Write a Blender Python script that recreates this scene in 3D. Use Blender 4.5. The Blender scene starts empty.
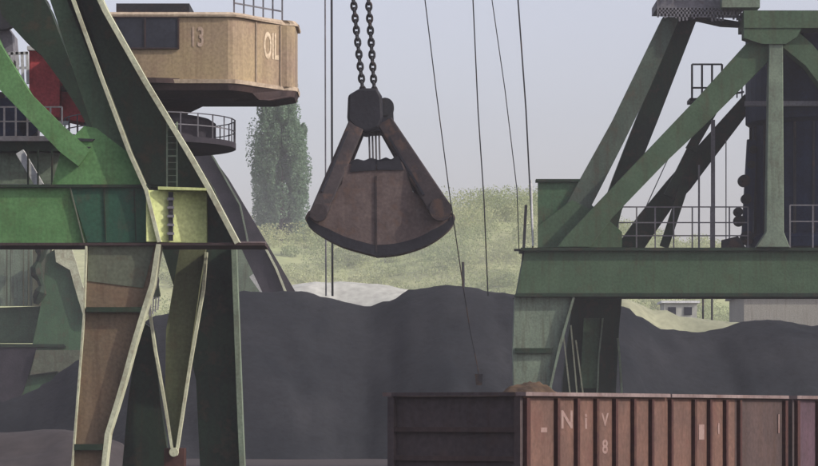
import bpy, bmesh, math, random
from mathutils import Vector, noise
random.seed(7)
S = bpy.context.scene
COL = S.collection
R = math.radians

# ---------------------------------------------------------------- camera, light
F = 2800.0; HY = 412.0; CZ = 3.0
cam = bpy.data.cameras.new('camera'); camo = bpy.data.objects.new('camera', cam); COL.objects.link(camo)
cam.sensor_width = 36; cam.lens = 36 * F / 818; cam.shift_y = (HY - 233) / 818
cam.clip_start = 0.5; cam.clip_end = 6000
camo.location = (0, 0, CZ); camo.rotation_euler = (R(90), 0, 0)
S.camera = camo
S.view_settings.view_transform = 'Standard'; S.view_settings.look = 'None'
S.view_settings.exposure = 0.3
S.cycles.volume_bounces = 2; S.view_settings.gamma = 1.0
S.view_settings.use_curve_mapping = False
SUN_AZ = 110.0      # degrees clockwise from +Y (view direction): sun stands to the right, a little behind the camera
SUN_EL = 34.0
w = bpy.data.worlds.new("World"); S.world = w; w.use_nodes = True
nt = w.node_tree; nt.nodes.clear()
sky = nt.nodes.new('ShaderNodeTexSky'); sky.sky_type = 'NISHITA'; sky.sun_disc = False
sky.sun_elevation = R(SUN_EL); sky.sun_rotation = R(SUN_AZ); sky.dust_density = 3.0; sky.air_density = 1.2; sky.ozone_density = 2.0
hs = nt.nodes.new('ShaderNodeHueSaturation'); hs.inputs['Saturation'].default_value = 0.45
bg = nt.nodes.new('ShaderNodeBackground'); bg.inputs['Strength'].default_value = 0.15
wo = nt.nodes.new('ShaderNodeOutputWorld')
mt = nt.nodes.new('ShaderNodeMix'); mt.data_type = 'RGBA'; mt.blend_type = 'MULTIPLY'; mt.inputs['Factor'].default_value = 1.0; mt.inputs['B'].default_value = (1.04, 0.98, 1.075, 1)
nt.links.new(sky.outputs[0], hs.inputs['Color']); nt.links.new(hs.outputs[0], mt.inputs['A']); nt.links.new(mt.outputs['Result'], bg.inputs[0]); nt.links.new(bg.outputs[0], wo.inputs[0])
sl = bpy.data.lights.new('sun', 'SUN'); so = bpy.data.objects.new('sun', sl); COL.objects.link(so)
sl.energy = 2.8; sl.angle = R(0.6); sl.color = (1.0, 0.93, 0.82)
d = Vector((math.sin(R(SUN_AZ)) * math.cos(R(SUN_EL)), math.cos(R(SUN_AZ)) * math.cos(R(SUN_EL)), math.sin(R(SUN_EL))))
so.rotation_euler = d.to_track_quat('Z', 'Y').to_euler()
so.location = (0, 0, 60)

# ---------------------------------------------------------------- materials
def mat(name, col, col2=None, rough=0.75, scale=0.8, streak=0.0, rust=0.0, bump=0.15, metal=0.0, rustcol=(0.12, 0.065, 0.04), fine=9.0):
    """paint / earth with large patches (col -> col2), fine grain, vertical streaks and rust spots"""
    m = bpy.data.materials.new(name); m.use_nodes = True
    t = m.node_tree; n = t.nodes; l = t.links
    b = n['Principled BSDF']; b.inputs['Roughness'].default_value = rough; b.inputs['Metallic'].default_value = metal
    b.inputs['Specular IOR Level'].default_value = 0.15
    tc = n.new('ShaderNodeTexCoord')
    n1 = n.new('ShaderNodeTexNoise'); n1.inputs['Scale'].default_value = scale; n1.inputs['Detail'].default_value = 6; n1.inputs['Roughness'].default_value = 0.6
    l.new(tc.outputs['Object'], n1.inputs['Vector'])
    if col2 is None: col2 = tuple(c * 0.65 for c in col)
    r1 = n.new('ShaderNodeValToRGB'); r1.color_ramp.elements[0].position = 0.35; r1.color_ramp.elements[1].position = 0.65
    r1.color_ramp.elements[0].color = (*col, 1); r1.color_ramp.elements[1].color = (*col2, 1)
    l.new(n1.outputs['Fac'], r1.inputs['Fac'])
    n2 = n.new('ShaderNodeTexNoise'); n2.inputs['Scale'].default_value = fine; n2.inputs['Detail'].default_value = 5
    l.new(tc.outputs['Object'], n2.inputs['Vector'])
    mr = n.new('ShaderNodeMapRange'); mr.inputs['From Min'].default_value = 0.3; mr.inputs['From Max'].default_value = 0.7
    mr.inputs['To Min'].default_value = 0.8; mr.inputs['To Max'].default_value = 1.15
    l.new(n2.outputs['Fac'], mr.inputs['Value'])
    mx = n.new('ShaderNodeMix'); mx.data_type = 'RGBA'; mx.blend_type = 'MULTIPLY'; mx.inputs['Factor'].default_value = 1.0
    l.new(r1.outputs['Color'], mx.inputs['A']); l.new(mr.outputs['Result'], mx.inputs['B'])
    last = mx.outputs['Result']
    def layer(vec_scale, nscale, lo, hi, color, amt, last):
        mp = n.new('ShaderNodeMapping'); mp.inputs['Scale'].default_value = vec_scale
        l.new(tc.outputs['Object'], mp.inputs['Vector'])
        nn = n.new('ShaderNodeTexNoise'); nn.inputs['Scale'].default_value = nscale; nn.inputs['Detail'].default_value = 7; nn.inputs['Roughness'].default_value = 0.65
        l.new(mp.outputs['Vector'], nn.inputs['Vector'])
        q = n.new('ShaderNodeMapRange'); q.inputs['From Min'].default_value = lo; q.inputs['From Max'].default_value = hi
        q.inputs['To Min'].default_value = 0; q.inputs['To Max'].default_value = amt
        l.new(nn.outputs['Fac'], q.inputs['Value'])
        m2 = n.new('ShaderNodeMix'); m2.data_type = 'RGBA'; l.new(q.outputs['Result'], m2.inputs['Factor'])
        l.new(last, m2.inputs['A']); m2.inputs['B'].default_value = (*color, 1)
        return m2.outputs['Result']
    if streak: last = layer((1, 1, 0.09), 3.5, 0.5, 0.68, tuple(c * 0.4 for c in rustcol), streak, last)
    if rust: last = layer((1, 1, 1), 1.6, 0.54, 0.64, rustcol, rust, last)
    l.new(last, b.inputs['Base Color'])
    if bump:
        bp = n.new('ShaderNodeBump'); bp.inputs['Strength'].default_value = bump; bp.inputs['Distance'].default_value = 0.05
        l.new(n2.outputs['Fac'], bp.inputs['Height']); l.new(bp.outputs['Normal'], b.inputs['Normal'])
    return m
M = {}
M['green']   = mat('green paint', (0.055, 0.135, 0.042), (0.036, 0.095, 0.034), streak=0.35, rust=0.25)
M['green_l'] = mat('light green paint', (0.105, 0.225, 0.085), (0.070, 0.165, 0.058), streak=0.25, rust=0.12)
M['green_g'] = mat('grey green paint', (0.064, 0.104, 0.060), (0.046, 0.080, 0.045), streak=0.3, rust=0.12)
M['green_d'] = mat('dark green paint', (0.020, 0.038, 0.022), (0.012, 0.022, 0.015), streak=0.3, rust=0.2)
M['green_m'] = mat('shaded green paint', (0.036, 0.058, 0.038), (0.024, 0.040, 0.028), streak=0.4, rust=0.25)  # for the web plate: shade under the house painted into the green
M['green_b'] = mat('faded mid green paint', (0.060, 0.115, 0.060), (0.045, 0.088, 0.048), streak=0.3, rust=0.2)
M['green_s'] = mat('weathered grey green paint', (0.072, 0.094, 0.072), (0.052, 0.070, 0.054), streak=0.35, rust=0.2)
M['teal']    = mat('blue green paint', (0.024, 0.078, 0.045), (0.018, 0.058, 0.038), streak=0.3, rust=0.2)
M['sunlit']   = mat('sunlit yellow green paint', (0.52, 0.57, 0.25), (0.44, 0.50, 0.20), streak=0.1, rust=0.05)  # crane green made much lighter: sunlight on the end box painted in
M['pale']    = mat('pale lit edge paint', (0.46, 0.48, 0.34), (0.33, 0.34, 0.24), streak=0.2, rust=0.25, rustcol=(0.2, 0.12, 0.07))  # sun catching the flange edges, painted into the pale colour
M['tan']     = mat('rust brown leg paint', (0.165, 0.115, 0.072), (0.120, 0.092, 0.060), scale=0.35, streak=0.4, rust=0.3)
M['legtop']  = mat('dusty grey green paint', (0.115, 0.13, 0.09), (0.085, 0.095, 0.065), streak=0.35, rust=0.2)
M['leggrey'] = mat('dusty pale grey green paint', (0.17, 0.215, 0.155), (0.12, 0.155, 0.115), streak=0.45, rust=0.15)
M['olive']   = mat('olive paint', (0.115, 0.125, 0.065), (0.085, 0.10, 0.052), streak=0.3, rust=0.2)
M['house']   = mat('tan house paint', (0.30, 0.232, 0.135), (0.25, 0.185, 0.13), scale=0.4, streak=0.3, rust=0.12, rough=0.55, bump=0.05, rustcol=(0.25, 0.14, 0.09))
M['trim']    = mat('pale tan trim', (0.42, 0.34, 0.25), (0.34, 0.27, 0.20), streak=0.3)
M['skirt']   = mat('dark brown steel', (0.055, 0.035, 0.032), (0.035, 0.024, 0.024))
M['violet']  = mat('dark violet grey steel', (0.040, 0.034, 0.042), (0.022, 0.020, 0.026))
M['letter']  = mat('cream lettering', (0.58, 0.48, 0.35), (0.40, 0.32, 0.22), scale=5)
M['faded']   = mat('faded cream lettering', (0.42, 0.32, 0.25), (0.32, 0.24, 0.18), scale=4)
M['glass']   = mat('dark window glass', (0.030, 0.033, 0.045), (0.02, 0.022, 0.03), rough=0.15, bump=0)
M['steel']   = mat('dark steel', (0.028, 0.029, 0.033), (0.018, 0.018, 0.021), rust=0.3)
M['greysteel'] = mat('grey steel', (0.17, 0.165, 0.18), (0.11, 0.11, 0.12), rust=0.2)
M['whitish'] = mat('white sheet metal', (0.62, 0.63, 0.62), (0.5, 0.5, 0.5))
M['navy']    = mat('dark blue paint', (0.014, 0.024, 0.058), (0.009, 0.015, 0.036), rough=0.6)
M['red']     = mat('red cabin paint', (0.55, 0.080, 0.090), (0.42, 0.060, 0.070), streak=0.2)
M['grab']    = mat('dark brown grab steel', (0.118, 0.088, 0.080), (0.078, 0.058, 0.055), scale=1.5, streak=0.3, rust=0.35, rough=0.6)
M['grabd']   = mat('black grab steel', (0.022, 0.022, 0.028), (0.014, 0.014, 0.018), rough=0.5)
M['grabarm'] = mat('blackened grab arm steel', (0.045, 0.035, 0.036), (0.028, 0.023, 0.025), scale=1.5, rust=0.4, rough=0.6)
M['sand_y']  = mat('yellowish sand', (0.25, 0.255, 0.17), (0.19, 0.20, 0.135), scale=0.1, rough=0.95, bump=0.4, fine=1.5)
M['coal']    = mat('coal', (0.010, 0.012, 0.015), (0.022, 0.023, 0.026), scale=0.12, rough=0.95, bump=1.0, fine=2.2)
M['coal'].node_tree.nodes['Principled BSDF'].inputs['Specular IOR Level'].default_value = 0.05
M['earth']   = mat('dusty yard earth', (0.052, 0.043, 0.042), (0.036, 0.032, 0.033), scale=0.05, rough=0.95, bump=0.6, fine=1.5)
M['ore']     = mat('ochre ore', (0.105, 0.068, 0.040), (0.035, 0.025, 0.020), scale=1.3, rough=0.95, bump=0.8, fine=6)
M['sand']    = mat('pale sand', (0.40, 0.40, 0.36), (0.33, 0.335, 0.30), scale=0.1, rough=0.95, bump=0.4, fine=1.5)
M['grass']   = mat('hill grass', (0.33, 0.34, 0.17), (0.24, 0.28, 0.12), scale=0.02, rough=0.95, bump=0.5, fine=0.4)  # grass lightened: distance haze painted into the colour
M['wagon']   = mat('pinkish brown rust', (0.135, 0.076, 0.057), (0.092, 0.056, 0.045), scale=0.9, streak=0.45, rust=0.4, rustcol=(0.11, 0.05, 0.04))
M['wagrib']  = mat('darkened red brown rust', (0.060, 0.026, 0.022), (0.04, 0.018, 0.016), rust=0.3)  # shaded flanks of the wagon ribs painted into this darker rust colour
M['wagend']  = mat('shaded end steel', (0.072, 0.056, 0.056), (0.054, 0.043, 0.044), streak=0.3, rust=0.15)  # darker than the side walls: shade on the wagon end painted in
M['wagrim']  = mat('worn brown rim', (0.22, 0.17, 0.16), (0.12, 0.085, 0.08), rust=0.3)
M['wagdark']    = mat('shadowy brown steel', (0.075, 0.050, 0.045), (0.05, 0.036, 0.034), scale=0.7, streak=0.4)  # shadowy tone of the far side wall painted in; end ribs share it
M['purple']  = mat('purple brown paint', (0.080, 0.048, 0.062), (0.06, 0.038, 0.046), scale=1, streak=0.4)
M['bark']    = mat('bark', (0.07, 0.055, 0.04))
M['shedwall'] = mat('grey shed cladding', (0.27, 0.26, 0.22), (0.22, 0.215, 0.19), scale=0.1, streak=0.3)
def leafmat(name, a, b):
    m = mat(name, a, b, scale=0.25, rough=0.8, bump=0)
    t = m.node_tree; p = t.nodes['Principled BSDF']; tr = t.nodes.new('ShaderNodeBsdfTranslucent'); mx = t.nodes.new('ShaderNodeMixShader'); mx.inputs[0].default_value = 0.45
    t.links.new(p.inputs['Base Color'].links[0].from_socket, tr.inputs['Color']); t.links.new(p.outputs[0], mx.inputs[1]); t.links.new(tr.outputs[0], mx.inputs[2])
    t.links.new(mx.outputs[0], t.nodes['Material Output'].inputs['Surface'])
    return m
M['leaf'] = leafmat('poplar leaves', (0.13, 0.215, 0.13), (0.19, 0.28, 0.18))
M['scrub'] = leafmat('scrub leaves', (0.44, 0.46, 0.24), (0.24, 0.30, 0.13))  # pale leaf colours carry part of the far haze
for q in M['scrub'].node_tree.nodes:
    if q.type == 'TEX_NOISE': q.inputs['Scale'].default_value = 0.035 if q.inputs['Scale'].default_value < 1 else 0.2

# ---------------------------------------------------------------- helpers
def W(px, py, D):
    """point of the place seen at photo pixel (px,py) standing D metres in front of the viewer"""
    return Vector(((px - 409) / F * D, D, CZ + (HY - py) / F * D))
class MB:
    def __init__(s): s.v = []; s.f = []
    def add(s, vs, fs):
        o = len(s.v); s.v += [tuple(x) for x in vs]; s.f += [tuple(i + o for i in f) for f in fs]; return s
    def slab(s, pts, D, t):
        """solid plate standing across the view: outline in pixels at depth D, t metres thick"""
        P = [W(x, y, D) for x, y in pts]; n = len(P)
        a = P; b = [p + Vector((0, t, 0)) for p in P]
        fs = [tuple(range(n)), tuple(range(2 * n - 1, n - 1, -1))]
        fs += [(i, i + n, (i + 1) % n + n, (i + 1) % n) for i in range(n)]
        return s.add(a + b, fs)
    def bar(s, a, b, wa, da, wb=None, db=None, up=None):
        """box beam from a to b, width wa / depth da"""
        a = Vector(a); b = Vector(b); wb = wa if wb is None else wb; db = da if db is None else db
        z = (b - a).normalized()
        dep = Vector((0, 1, 0)) if up is None else Vector(up)
        if abs(z.dot(dep)) > 0.95: dep = Vector((1, 0, 0))
        x = dep.cross(z).normalized(); y = z.cross(x).normalized()
        vs = []
        for p, ww, dd in ((a, wa, da), (b, wb, db)):
            for sx, sy in ((-1, -1), (1, -1), (1, 1), (-1, 1)): vs.append(p + x * sx * ww / 2 + y * sy * dd / 2)
        return s.add(vs, [(0, 3, 2, 1), (4, 5, 6, 7), (0, 1, 5, 4), (1, 2, 6, 5), (2, 3, 7, 6), (3, 0, 4, 7)])
    def box(s, c, sz, rz=0):
        c = Vector(c); h = [q / 2 for q in sz]; cs, sn = math.cos(rz), math.sin(rz)
        vs = []
        for z in (-1, 1):
            for x, y in ((-1, -1), (1, -1), (1, 1), (-1, 1)):
                X, Y = x * h[0], y * h[1]; vs.append(c + Vector((X * cs - Y * sn, X * sn + Y * cs, z * h[2])))
        return s.add(vs, [(0, 3, 2, 1), (4, 5, 6, 7), (0, 1, 5, 4), (1, 2, 6, 5), (2, 3, 7, 6), (3, 0, 4, 7)])
    def tube(s, pts, r, n=6):
        pts = [Vector(p) for p in pts]; vs = []; fs = []
        for i, p in enumerate(pts):
            t = (pts[min(i + 1, len(pts) - 1)] - pts[max(i - 1, 0)]).normalized()
            u = t.cross(Vector((0, 1, 0)) if abs(t.y) < 0.9 else Vector((1, 0, 0))).normalized(); v = t.cross(u)
            rr = r[i] if isinstance(r, (list, tuple)) else r
            for k in range(n):
                a = 2 * math.pi * k / n; vs.append(p + (u * math.cos(a) + v * math.sin(a)) * rr)
        for i in range(len(pts) - 1):
            for k in range(n): fs.append((i * n + k, i * n + (k + 1) % n, (i + 1) * n + (k + 1) % n, (i + 1) * n + k))
        fs.append(tuple(range(n - 1, -1, -1))); fs.append(tuple(range((len(pts) - 1) * n, len(pts) * n)))
        return s.add(vs, fs)
    def lathe(s, cx, cy, prof, n=40):
        vs = []; fs = []
        for r, z in prof:
            for k in range(n):
                a = 2 * math.pi * k / n; vs.append(Vector((cx + r * math.cos(a), cy + r * math.sin(a), z)))
        for i in range(len(prof) - 1):
            for k in range(n): fs.append((i * n + k, i * n + (k + 1) % n, (i + 1) * n + (k + 1) % n, (i + 1) * n + k))
        fs.append(tuple(range(n - 1, -1, -1))); fs.append(tuple(range((len(prof) - 1) * n, len(prof) * n)))
        return s.add(vs, fs)
    def disc(s, c, r, t, n=20, axis='y'):
        c = Vector(c); vs = []
        for q in (-t / 2, t / 2):
            for k in range(n):
                a = 2 * math.pi * k / n
                o = Vector((math.cos(a) * r, q, math.sin(a) * r)) if axis == 'y' else Vector((q, math.cos(a) * r, math.sin(a) * r))
                vs.append(c + o)
        fs = [tuple(range(n)), tuple(range(2 * n - 1, n - 1, -1))] + [(i, i + n, (i + 1) % n + n, (i + 1) % n) for i in range(n)]
        return s.add(vs, fs)
    def build(s, name, m, parent=None, smooth=False, bevel=0.0):
        off = WLOC.get(parent, Vector((0, 0, 0))) if parent else Vector((0, 0, 0))
        me = bpy.data.meshes.new(name)
        me.from_pydata([(x - off.x, y - off.y, z - off.z) for x, y, z in s.v], [], s.f)
        bm = bmesh.new(); bm.from_mesh(me); bmesh.ops.recalc_face_normals(bm, faces=bm.faces); bm.to_mesh(me); bm.free()
        if smooth:
            for p in me.polygons: p.use_smooth = True
        me.materials.append(m)
        o = bpy.data.objects.new(name, me); COL.objects.link(o)
        if parent: o.parent = parent
        WLOC[o] = off
        if bevel:
            b = o.modifiers.new('bevel', 'BEVEL'); b.width = bevel; b.segments = 2; b.limit_method = 'ANGLE'
        return o
WLOC = {}
def thing(name, loc, label, cat, group=None):
    o = bpy.data.objects.new(name, None); COL.objects.link(o); o.location = loc; o.empty_display_size = 0.5
    WLOC[o] = Vector(loc); tag(o, label, cat, group); return o
def tag(o, label, cat, group=None, kind=None):
    o['label'] = label; o['category'] = cat
    if group: o['group'] = group
    if kind: o['kind'] = kind
    return o
def struct(o): o['kind'] = 'structure'; return o
def txt(s, body, c, h, right, up, m, parent, wscale=1.0):
    """raised painted characters, as a mesh"""
    cu = bpy.data.curves.new('lettering', 'FONT'); cu.body = body; cu.size = 1.0; cu.extrude = 0.002; cu.align_x = 'CENTER'; cu.align_y = 'CENTER'; cu.offset = 0.02
    tmp = bpy.data.objects.new('tmp', cu); COL.objects.link(tmp)
    dg = bpy.context.evaluated_depsgraph_get(); me = bpy.data.meshes.new_from_object(tmp.evaluated_get(dg))
    bpy.data.objects.remove(tmp)
    right = Vector(right).normalized(); up = Vector(up).normalized(); nrm = right.cross(up)
    off = WLOC.get(parent, Vector((0, 0, 0)))
    k = h / 0.7
    for v in me.vertices:
        p = Vector(c) + right * v.co.x * k * wscale + up * v.co.y * k + nrm * v.co.z - off
        v.co = p
    me.materials.clear(); me.materials.append(m)
    o = bpy.data.objects.new(s, me); COL.objects.link(o); o.parent = parent; WLOC[o] = off
    return o
def lerp(a, b, t): return a + (b - a) * t
def interp(x, tab):
    if x <= tab[0][0]: return tab[0][1]
    for (x0, y0), (x1, y1) in zip(tab, tab[1:]):
        if x <= x1:
            t = (x - x0) / (x1 - x0); t = t * t * (3 - 2 * t); return y0 + (y1 - y0) * t
    return tab[-1][1]
def railing(parent, a, b, h, n, m, r=0.03, levels=(1.0, 0.5), name='railing'):
    a = Vector(a); b = Vector(b); mb = MB()
    for i in range(n + 1):
        p = a.lerp(b, i / n); mb.bar(p, p + Vector((0, 0, h)), 2 * r, 2 * r)
    for q in levels: mb.bar(a + Vector((0, 0, h * q)), b + Vector((0, 0, h * q)), 1.7 * r, 1.7 * r)
    return mb.build(name, m, parent)

# ---------------------------------------------------------------- ground and hills
def grid(fn, xs, ys):
    vs = [Vector((x, y, fn(x, y))) for y in ys for x in xs]; nx = len(xs)
    fs = [(j * nx + i, j * nx + i + 1, (j + 1) * nx + i + 1, (j + 1) * nx + i) for j in range(len(ys) - 1) for i in range(nx - 1)]
    mb = MB(); mb.add(vs, fs); return mb
def fr(a, b, n): return [a + (b - a) * i / n for i in range(n + 1)]
g = grid(lambda x, y: 0.12 * noise.noise(Vector((x * 0.08, y * 0.08, 0))), fr(-120, 120, 60), fr(-20, 330, 80))
far = MB(); far.add([(-3000, -600, -0.6), (3000, -600, -0.6), (3000, 5000, -0.6), (-3000, 5000, -0.6)], [(0, 1, 2, 3)])
g.add(far.v, far.f)
struct(g.build('ground', M['earth'], smooth=True))
HILLTOP = [(-400, 234), (200, 234), (320, 238), (400, 232), (440, 222), (500, 214), (545, 216), (600, 238), (680, 256), (760, 262), (1200, 258)]
def hill(x, y):
    px = 409 + x / 860 * F
    top = CZ + (HY - interp(px, HILLTOP)) / F * 860
    t = max(0, min(1, (y - 580) / 280)); t = t * t * (3 - 2 * t)
    return -1 + (top + 1) * t ** 0.8 + 3 * noise.noise(Vector((x * 0.015, y * 0.015, 3)))
hl = grid(hill, fr(-520, 520, 130), fr(570, 1240, 60))
struct(hl.build('hill', M['grass'], smooth=True))

# ---------------------------------------------------------------- heaps
def heap(name, ridge, Dr, m, label, x0, x1, slope=0.62, step=0.45, skew=1.0, depth=30, seed=0):
    s = Dr / F
    tab = [((px - 409) * s, CZ + (HY - py) * s) for px, py in ridge]
    def fn(x, y):
        h = interp(x, tab)
        yr = Dr + 3.0 * noise.noise(Vector((x * 0.06, seed, 7))); dy = abs(y - yr) * (skew if y < yr else 1.0)
        z = h - max(0, math.hypot(dy, 1.6) - 1.6) * slope
        nz = noise.noise(Vector((x * 0.15, y * 0.15, seed))) * 0.9 + noise.noise(Vector((x * 0.6, y * 0.6, seed))) * 0.18 + noise.noise(Vector((x * 1.4, y * 1.4, seed))) * 0.16 + noise.noise(Vector((x * 3.1, y * 3.1, seed))) * 0.07 + abs(noise.noise(Vector((x * 0.45 + y * 0.1, y * 0.08, seed + 3)))) * -0.6
        return max(-0.5, z + nz * min(1, abs(dy) / 5 + 0.4))
    mb = grid(fn, fr((x0 - 409) * s, (x1 - 409) * s, int(abs(x1 - x0) * s / step)), fr(Dr - depth, Dr + depth, int(2 * depth / step)))
    o = mb.build(name, m, smooth=True)
    return tag(o, label, 'heap')
heap('coal_heap', [(-120, 480), (-60, 425), (-30, 415), (0, 405), (15, 398), (30, 391), (45, 380), (60, 368), (75, 357), (90, 348), (110, 338), (130, 328), (160, 314), (200, 300), (240, 291), (300, 290), (325, 297), (350, 303), (368, 306),
     (388, 299), (412, 289), (440, 288), (475, 292), (515, 296), (560, 300), (605, 302), (625, 304), (640, 315), (662, 327), (690, 331), (715, 330), (745, 321),
     (780, 319), (818, 326), (900, 350), (1000, 430)], 200, M['coal'], 'long ridge of black coal stretching behind both cranes and the grab', -160, 1040, seed=1)
heap('sand_heap', [(-200, 380), (0, 376), (40, 373), (80, 380), (130, 420)], 228, M['sand'],
     'pale sand just showing between the dark panel and the coal slope, lower left', -200, 140, slope=0.6, step=0.8, depth=16, seed=5)
heap('earth_mound', [(-200, 430), (-60, 430), (0, 432), (60, 432), (110, 441), (150, 462), (180, 480)], 150, M['earth'],
     'low brown mound of spilled dirt at the foot of the left coal slope', -200, 190, slope=0.4, step=0.6, depth=14, seed=9)
heap('sand_heap', [(180, 420), (230, 300), (270, 286), (330, 281), (380, 282), (410, 287), (450, 330), (500, 420)], 236, M['sand'],
     'pale sand heap showing in the dip of the coal ridge below the grab', 170, 510, slope=0.6, step=1.0, depth=24, seed=12)

# ---------------------------------------------------------------- trees and scrub
def leaves(mb, c, r, n, size, rng):
    for _ in range(n):
        while True:
            q = Vector((rng.uniform(-1, 1), rng.uniform(-1, 1), rng.uniform(-1, 1)))
            if q.length < 1: break
        q = q * (q.length ** -0.35 if q.length > 0.05 else 1)
        p = Vector(c) + Vector((q.x * r[0], q.y * r[1], q.z * r[2]))
        a = Vector((rng.gauss(0, 1), rng.gauss(0, 1), rng.gauss(0, 1))).normalized(); b = a.cross(Vector((rng.gauss(0, 1), rng.gauss(0, 1), rng.gauss(0, 1)))).normalized()
        s = size * rng.uniform(0.6, 1.3)
        mb.add([p - a * s, p + b * s * 0.6, p + a * s, p - b * s * 0.6], [(0, 1, 2, 3)])
def tree(name, px, D, ztop, halfw, label, cat, mleaf, base_z=0.0, seed=0, n=26000, size=0.16, bottom=0.12, cl=120, group=None):
    rng = random.Random(seed); x = (px - 409) / F * D
    t = thing(name, (x, D, base_z), label, cat, group)
    H = ztop - base_z
    tr = MB(); tr.tube([(x, D, base_z - 0.5), (x + 0.1, D, base_z + H * 0.4), (x, D, base_z + H * 0.93)], [H * 0.016, H * 0.01, 0.03], 8)
    for i in range(26):
        zz = base_z + H * rng.uniform(0.1, 0.85); a = rng.uniform(0, 6.28); rr = halfw * rng.uniform(0.5, 0.85)
        tr.tube([(x, D, zz), (x + math.cos(a) * rr * 0.7, D + math.sin(a) * rr * 0.7, zz + H * 0.05), (x + math.cos(a) * rr, D + math.sin(a) * rr, zz + H * 0.13)], [0.12, 0.07, 0.02], 5)
    tr.build('trunk', M['bark'], t)
    cr = MB()
    for i in range(cl):
        u = rng.random(); zz = lerp(bottom, 1.0, u)
        env = halfw * min(1, (u + 0.12) / 0.3) ** 0.5 * (1 - max(0, (u - 0.62) / 0.4) ** 1.8)
        env = max(env, 0.25)
        a = rng.uniform(0, 6.28); rad = env * rng.uniform(0.3, 0.95) if u < 0.93 else 0
        cs = halfw * rng.uniform(0.12, 0.30)
        leaves(cr, (x + math.cos(a) * rad, D + math.sin(a) * rad, base_z + H * min(zz, 0.97)), (cs, cs, cs * rng.uniform(2.0, 3.6)), n // cl, size, rng)
    cr.build('crown', mleaf, t)
    return t
px_ = (281 - 409) / F * 815
tree('poplar_tree', 281, 815, CZ + (HY - 76) / F * 815, 8.4, 'tall columnar green poplar standing behind the tan machine house', 'tree', M['leaf'], base_z=hill(px_, 815), seed=3, n=90000, size=0.36, bottom=0.06, cl=230)
sc = MB(); rng = random.Random(11)
for i in range(900):
    D = rng.uniform(670, 880); px = rng.uniform(150, 1000)
    x = (px - 409) / F * D; s = rng.uniform(3, 7) * (1.15 if 420 < px < 600 else 0.8)
    leaves(sc, (x, D, hill(x, D) + s * 0.4), (s, s, s * rng.uniform(0.6, 1.0)), 420, 0.29, rng)
tag(sc.build('hillside_scrub', M['scrub']), 'hazy yellow green scrub and low trees covering the far hillside', 'scrub', kind='stuff')
# ---------------------------------------------------------------- buildings behind, right
b = thing('storage_shed', W(790, 300, 262).xy.to_3d(), 'long grey storage shed low behind the coal at the right edge', 'building')
mb = MB(); p0 = W(744, 296, 262); p1 = W(960, 296, 262)
mb.box(((p0.x + p1.x) / 2, 268, p0.z / 2), (p1.x - p0.x, 12, p0.z)); mb.build('wall', M['shedwall'], b)
mb = MB(); zt = p0.z; mb.add([(p0.x - .4, 261.6, zt + .004), (p1.x + .4, 261.6, zt + .004), (p1.x + .4, 268, zt + 2), (p0.x - .4, 268, zt + 2), (p0.x - .4, 274.4, zt + .004), (p1.x + .4, 274.4, zt + .004)],
    [(0, 1, 2, 3), (3, 2, 5, 4), (0, 3, 4), (1, 5, 2), (0, 4, 5, 1)]); mb.build('roof', M['greysteel'], b)
b = thing('site_hut', W(683, 312, 248).xy.to_3d(), 'small whitish hut below the right crane girder, behind the coal dip', 'hut')
p0 = W(664, 303, 248); p1 = W(697, 303, 248)
mb = MB(); mb.box(((p0.x + p1.x) / 2, 250, p0.z / 2), (p1.x - p0.x, 4, p0.z)); mb.build('wall', M['sand'], b)
mb = MB(); mb.box(((p0.x + p1.x) / 2, 250, p0.z + .1), (p1.x - p0.x + .5, 4.5, .2)); mb.build('roof', M['whitish'], b)
for a in (672, 688):
    q = W(a, 311, 247.95); mb = MB(); mb.box(q, (0.7, 0.06, 0.7)); mb.build('window', M['glass'], b)
heap('sand_heap', [(560, 420), (590, 310), (620, 296), (660, 308), (690, 316), (740, 320), (800, 400)], 226, M['sand_y'],
     'low yellowish sand heap under the left half of the right crane girder', 550, 810, slope=0.6, step=1.0, depth=22, seed=21)
for px, yt, lab in ((703, 288, 'thin dark pole rising in front of the grey shed, left one of the pair'), (712, 290, 'thin dark pole rising in front of the grey shed, right one of the pair')):
    p = W(px, yt, 240); mb = MB(); mb.tube([(p.x, 240, 0), (p.x, 240, p.z)], 0.09)
    tag(mb.build('pole', M['steel']), lab, 'pole', 'poles in front of the shed')

# ---------------------------------------------------------------- left crane
D = 98.0
LC = thing('gantry_crane', (W(120, 300, D).x, D + 3, 0), 'near green gantry crane with rust brown leg and tan machine house, filling the left side', 'crane')
def part(name, pts, D, t, m, parent, bevel=0.0):
    return MB().slab(pts, D, t).build(name, M[m], parent, bevel=bevel)
def flange(pts, D, t, wpx, m='pale', name='flange', parent=None, proud=0.12):
    """edge strip along a polyline, mitred at the bends"""
    P = [Vector(p) for p in pts]; L = []; Rr = []
    for k, p in enumerate(P):
        d = (P[min(k + 1, len(P) - 1)] - P[max(k - 1, 0)]).normalized(); nv = Vector((-d.y, d.x)) * wpx / 2
        L.append(tuple(p + nv)); Rr.append(tuple(p - nv))
    return MB().slab(L + Rr[::-1], D - proud, t).build(name, M[m], parent)
# girder
gd = part('girder', [(-260, 187), (70, 187), (87, 243), (-260, 243)], D, 2.0, 'green_l', LC)
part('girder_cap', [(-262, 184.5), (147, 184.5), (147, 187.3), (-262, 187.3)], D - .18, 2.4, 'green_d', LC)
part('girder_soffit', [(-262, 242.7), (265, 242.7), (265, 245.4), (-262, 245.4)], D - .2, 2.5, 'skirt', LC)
cb = part('corner_block', [(70.3, 187.6), (146, 187.6), (161, 242.4), (87.3, 242.4)], D - .06, 2.1, 'teal', LC)
flange([(70, 187), (84, 243)], D, .25, 1.2, 'legtop', 'seam', cb)
for x in (104, 134): MB().bar(W(x, 189, D - .08), W(x + 2, 241, D - .08), .04, .05).build('stiffener', M['green_d'], cb)
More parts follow.
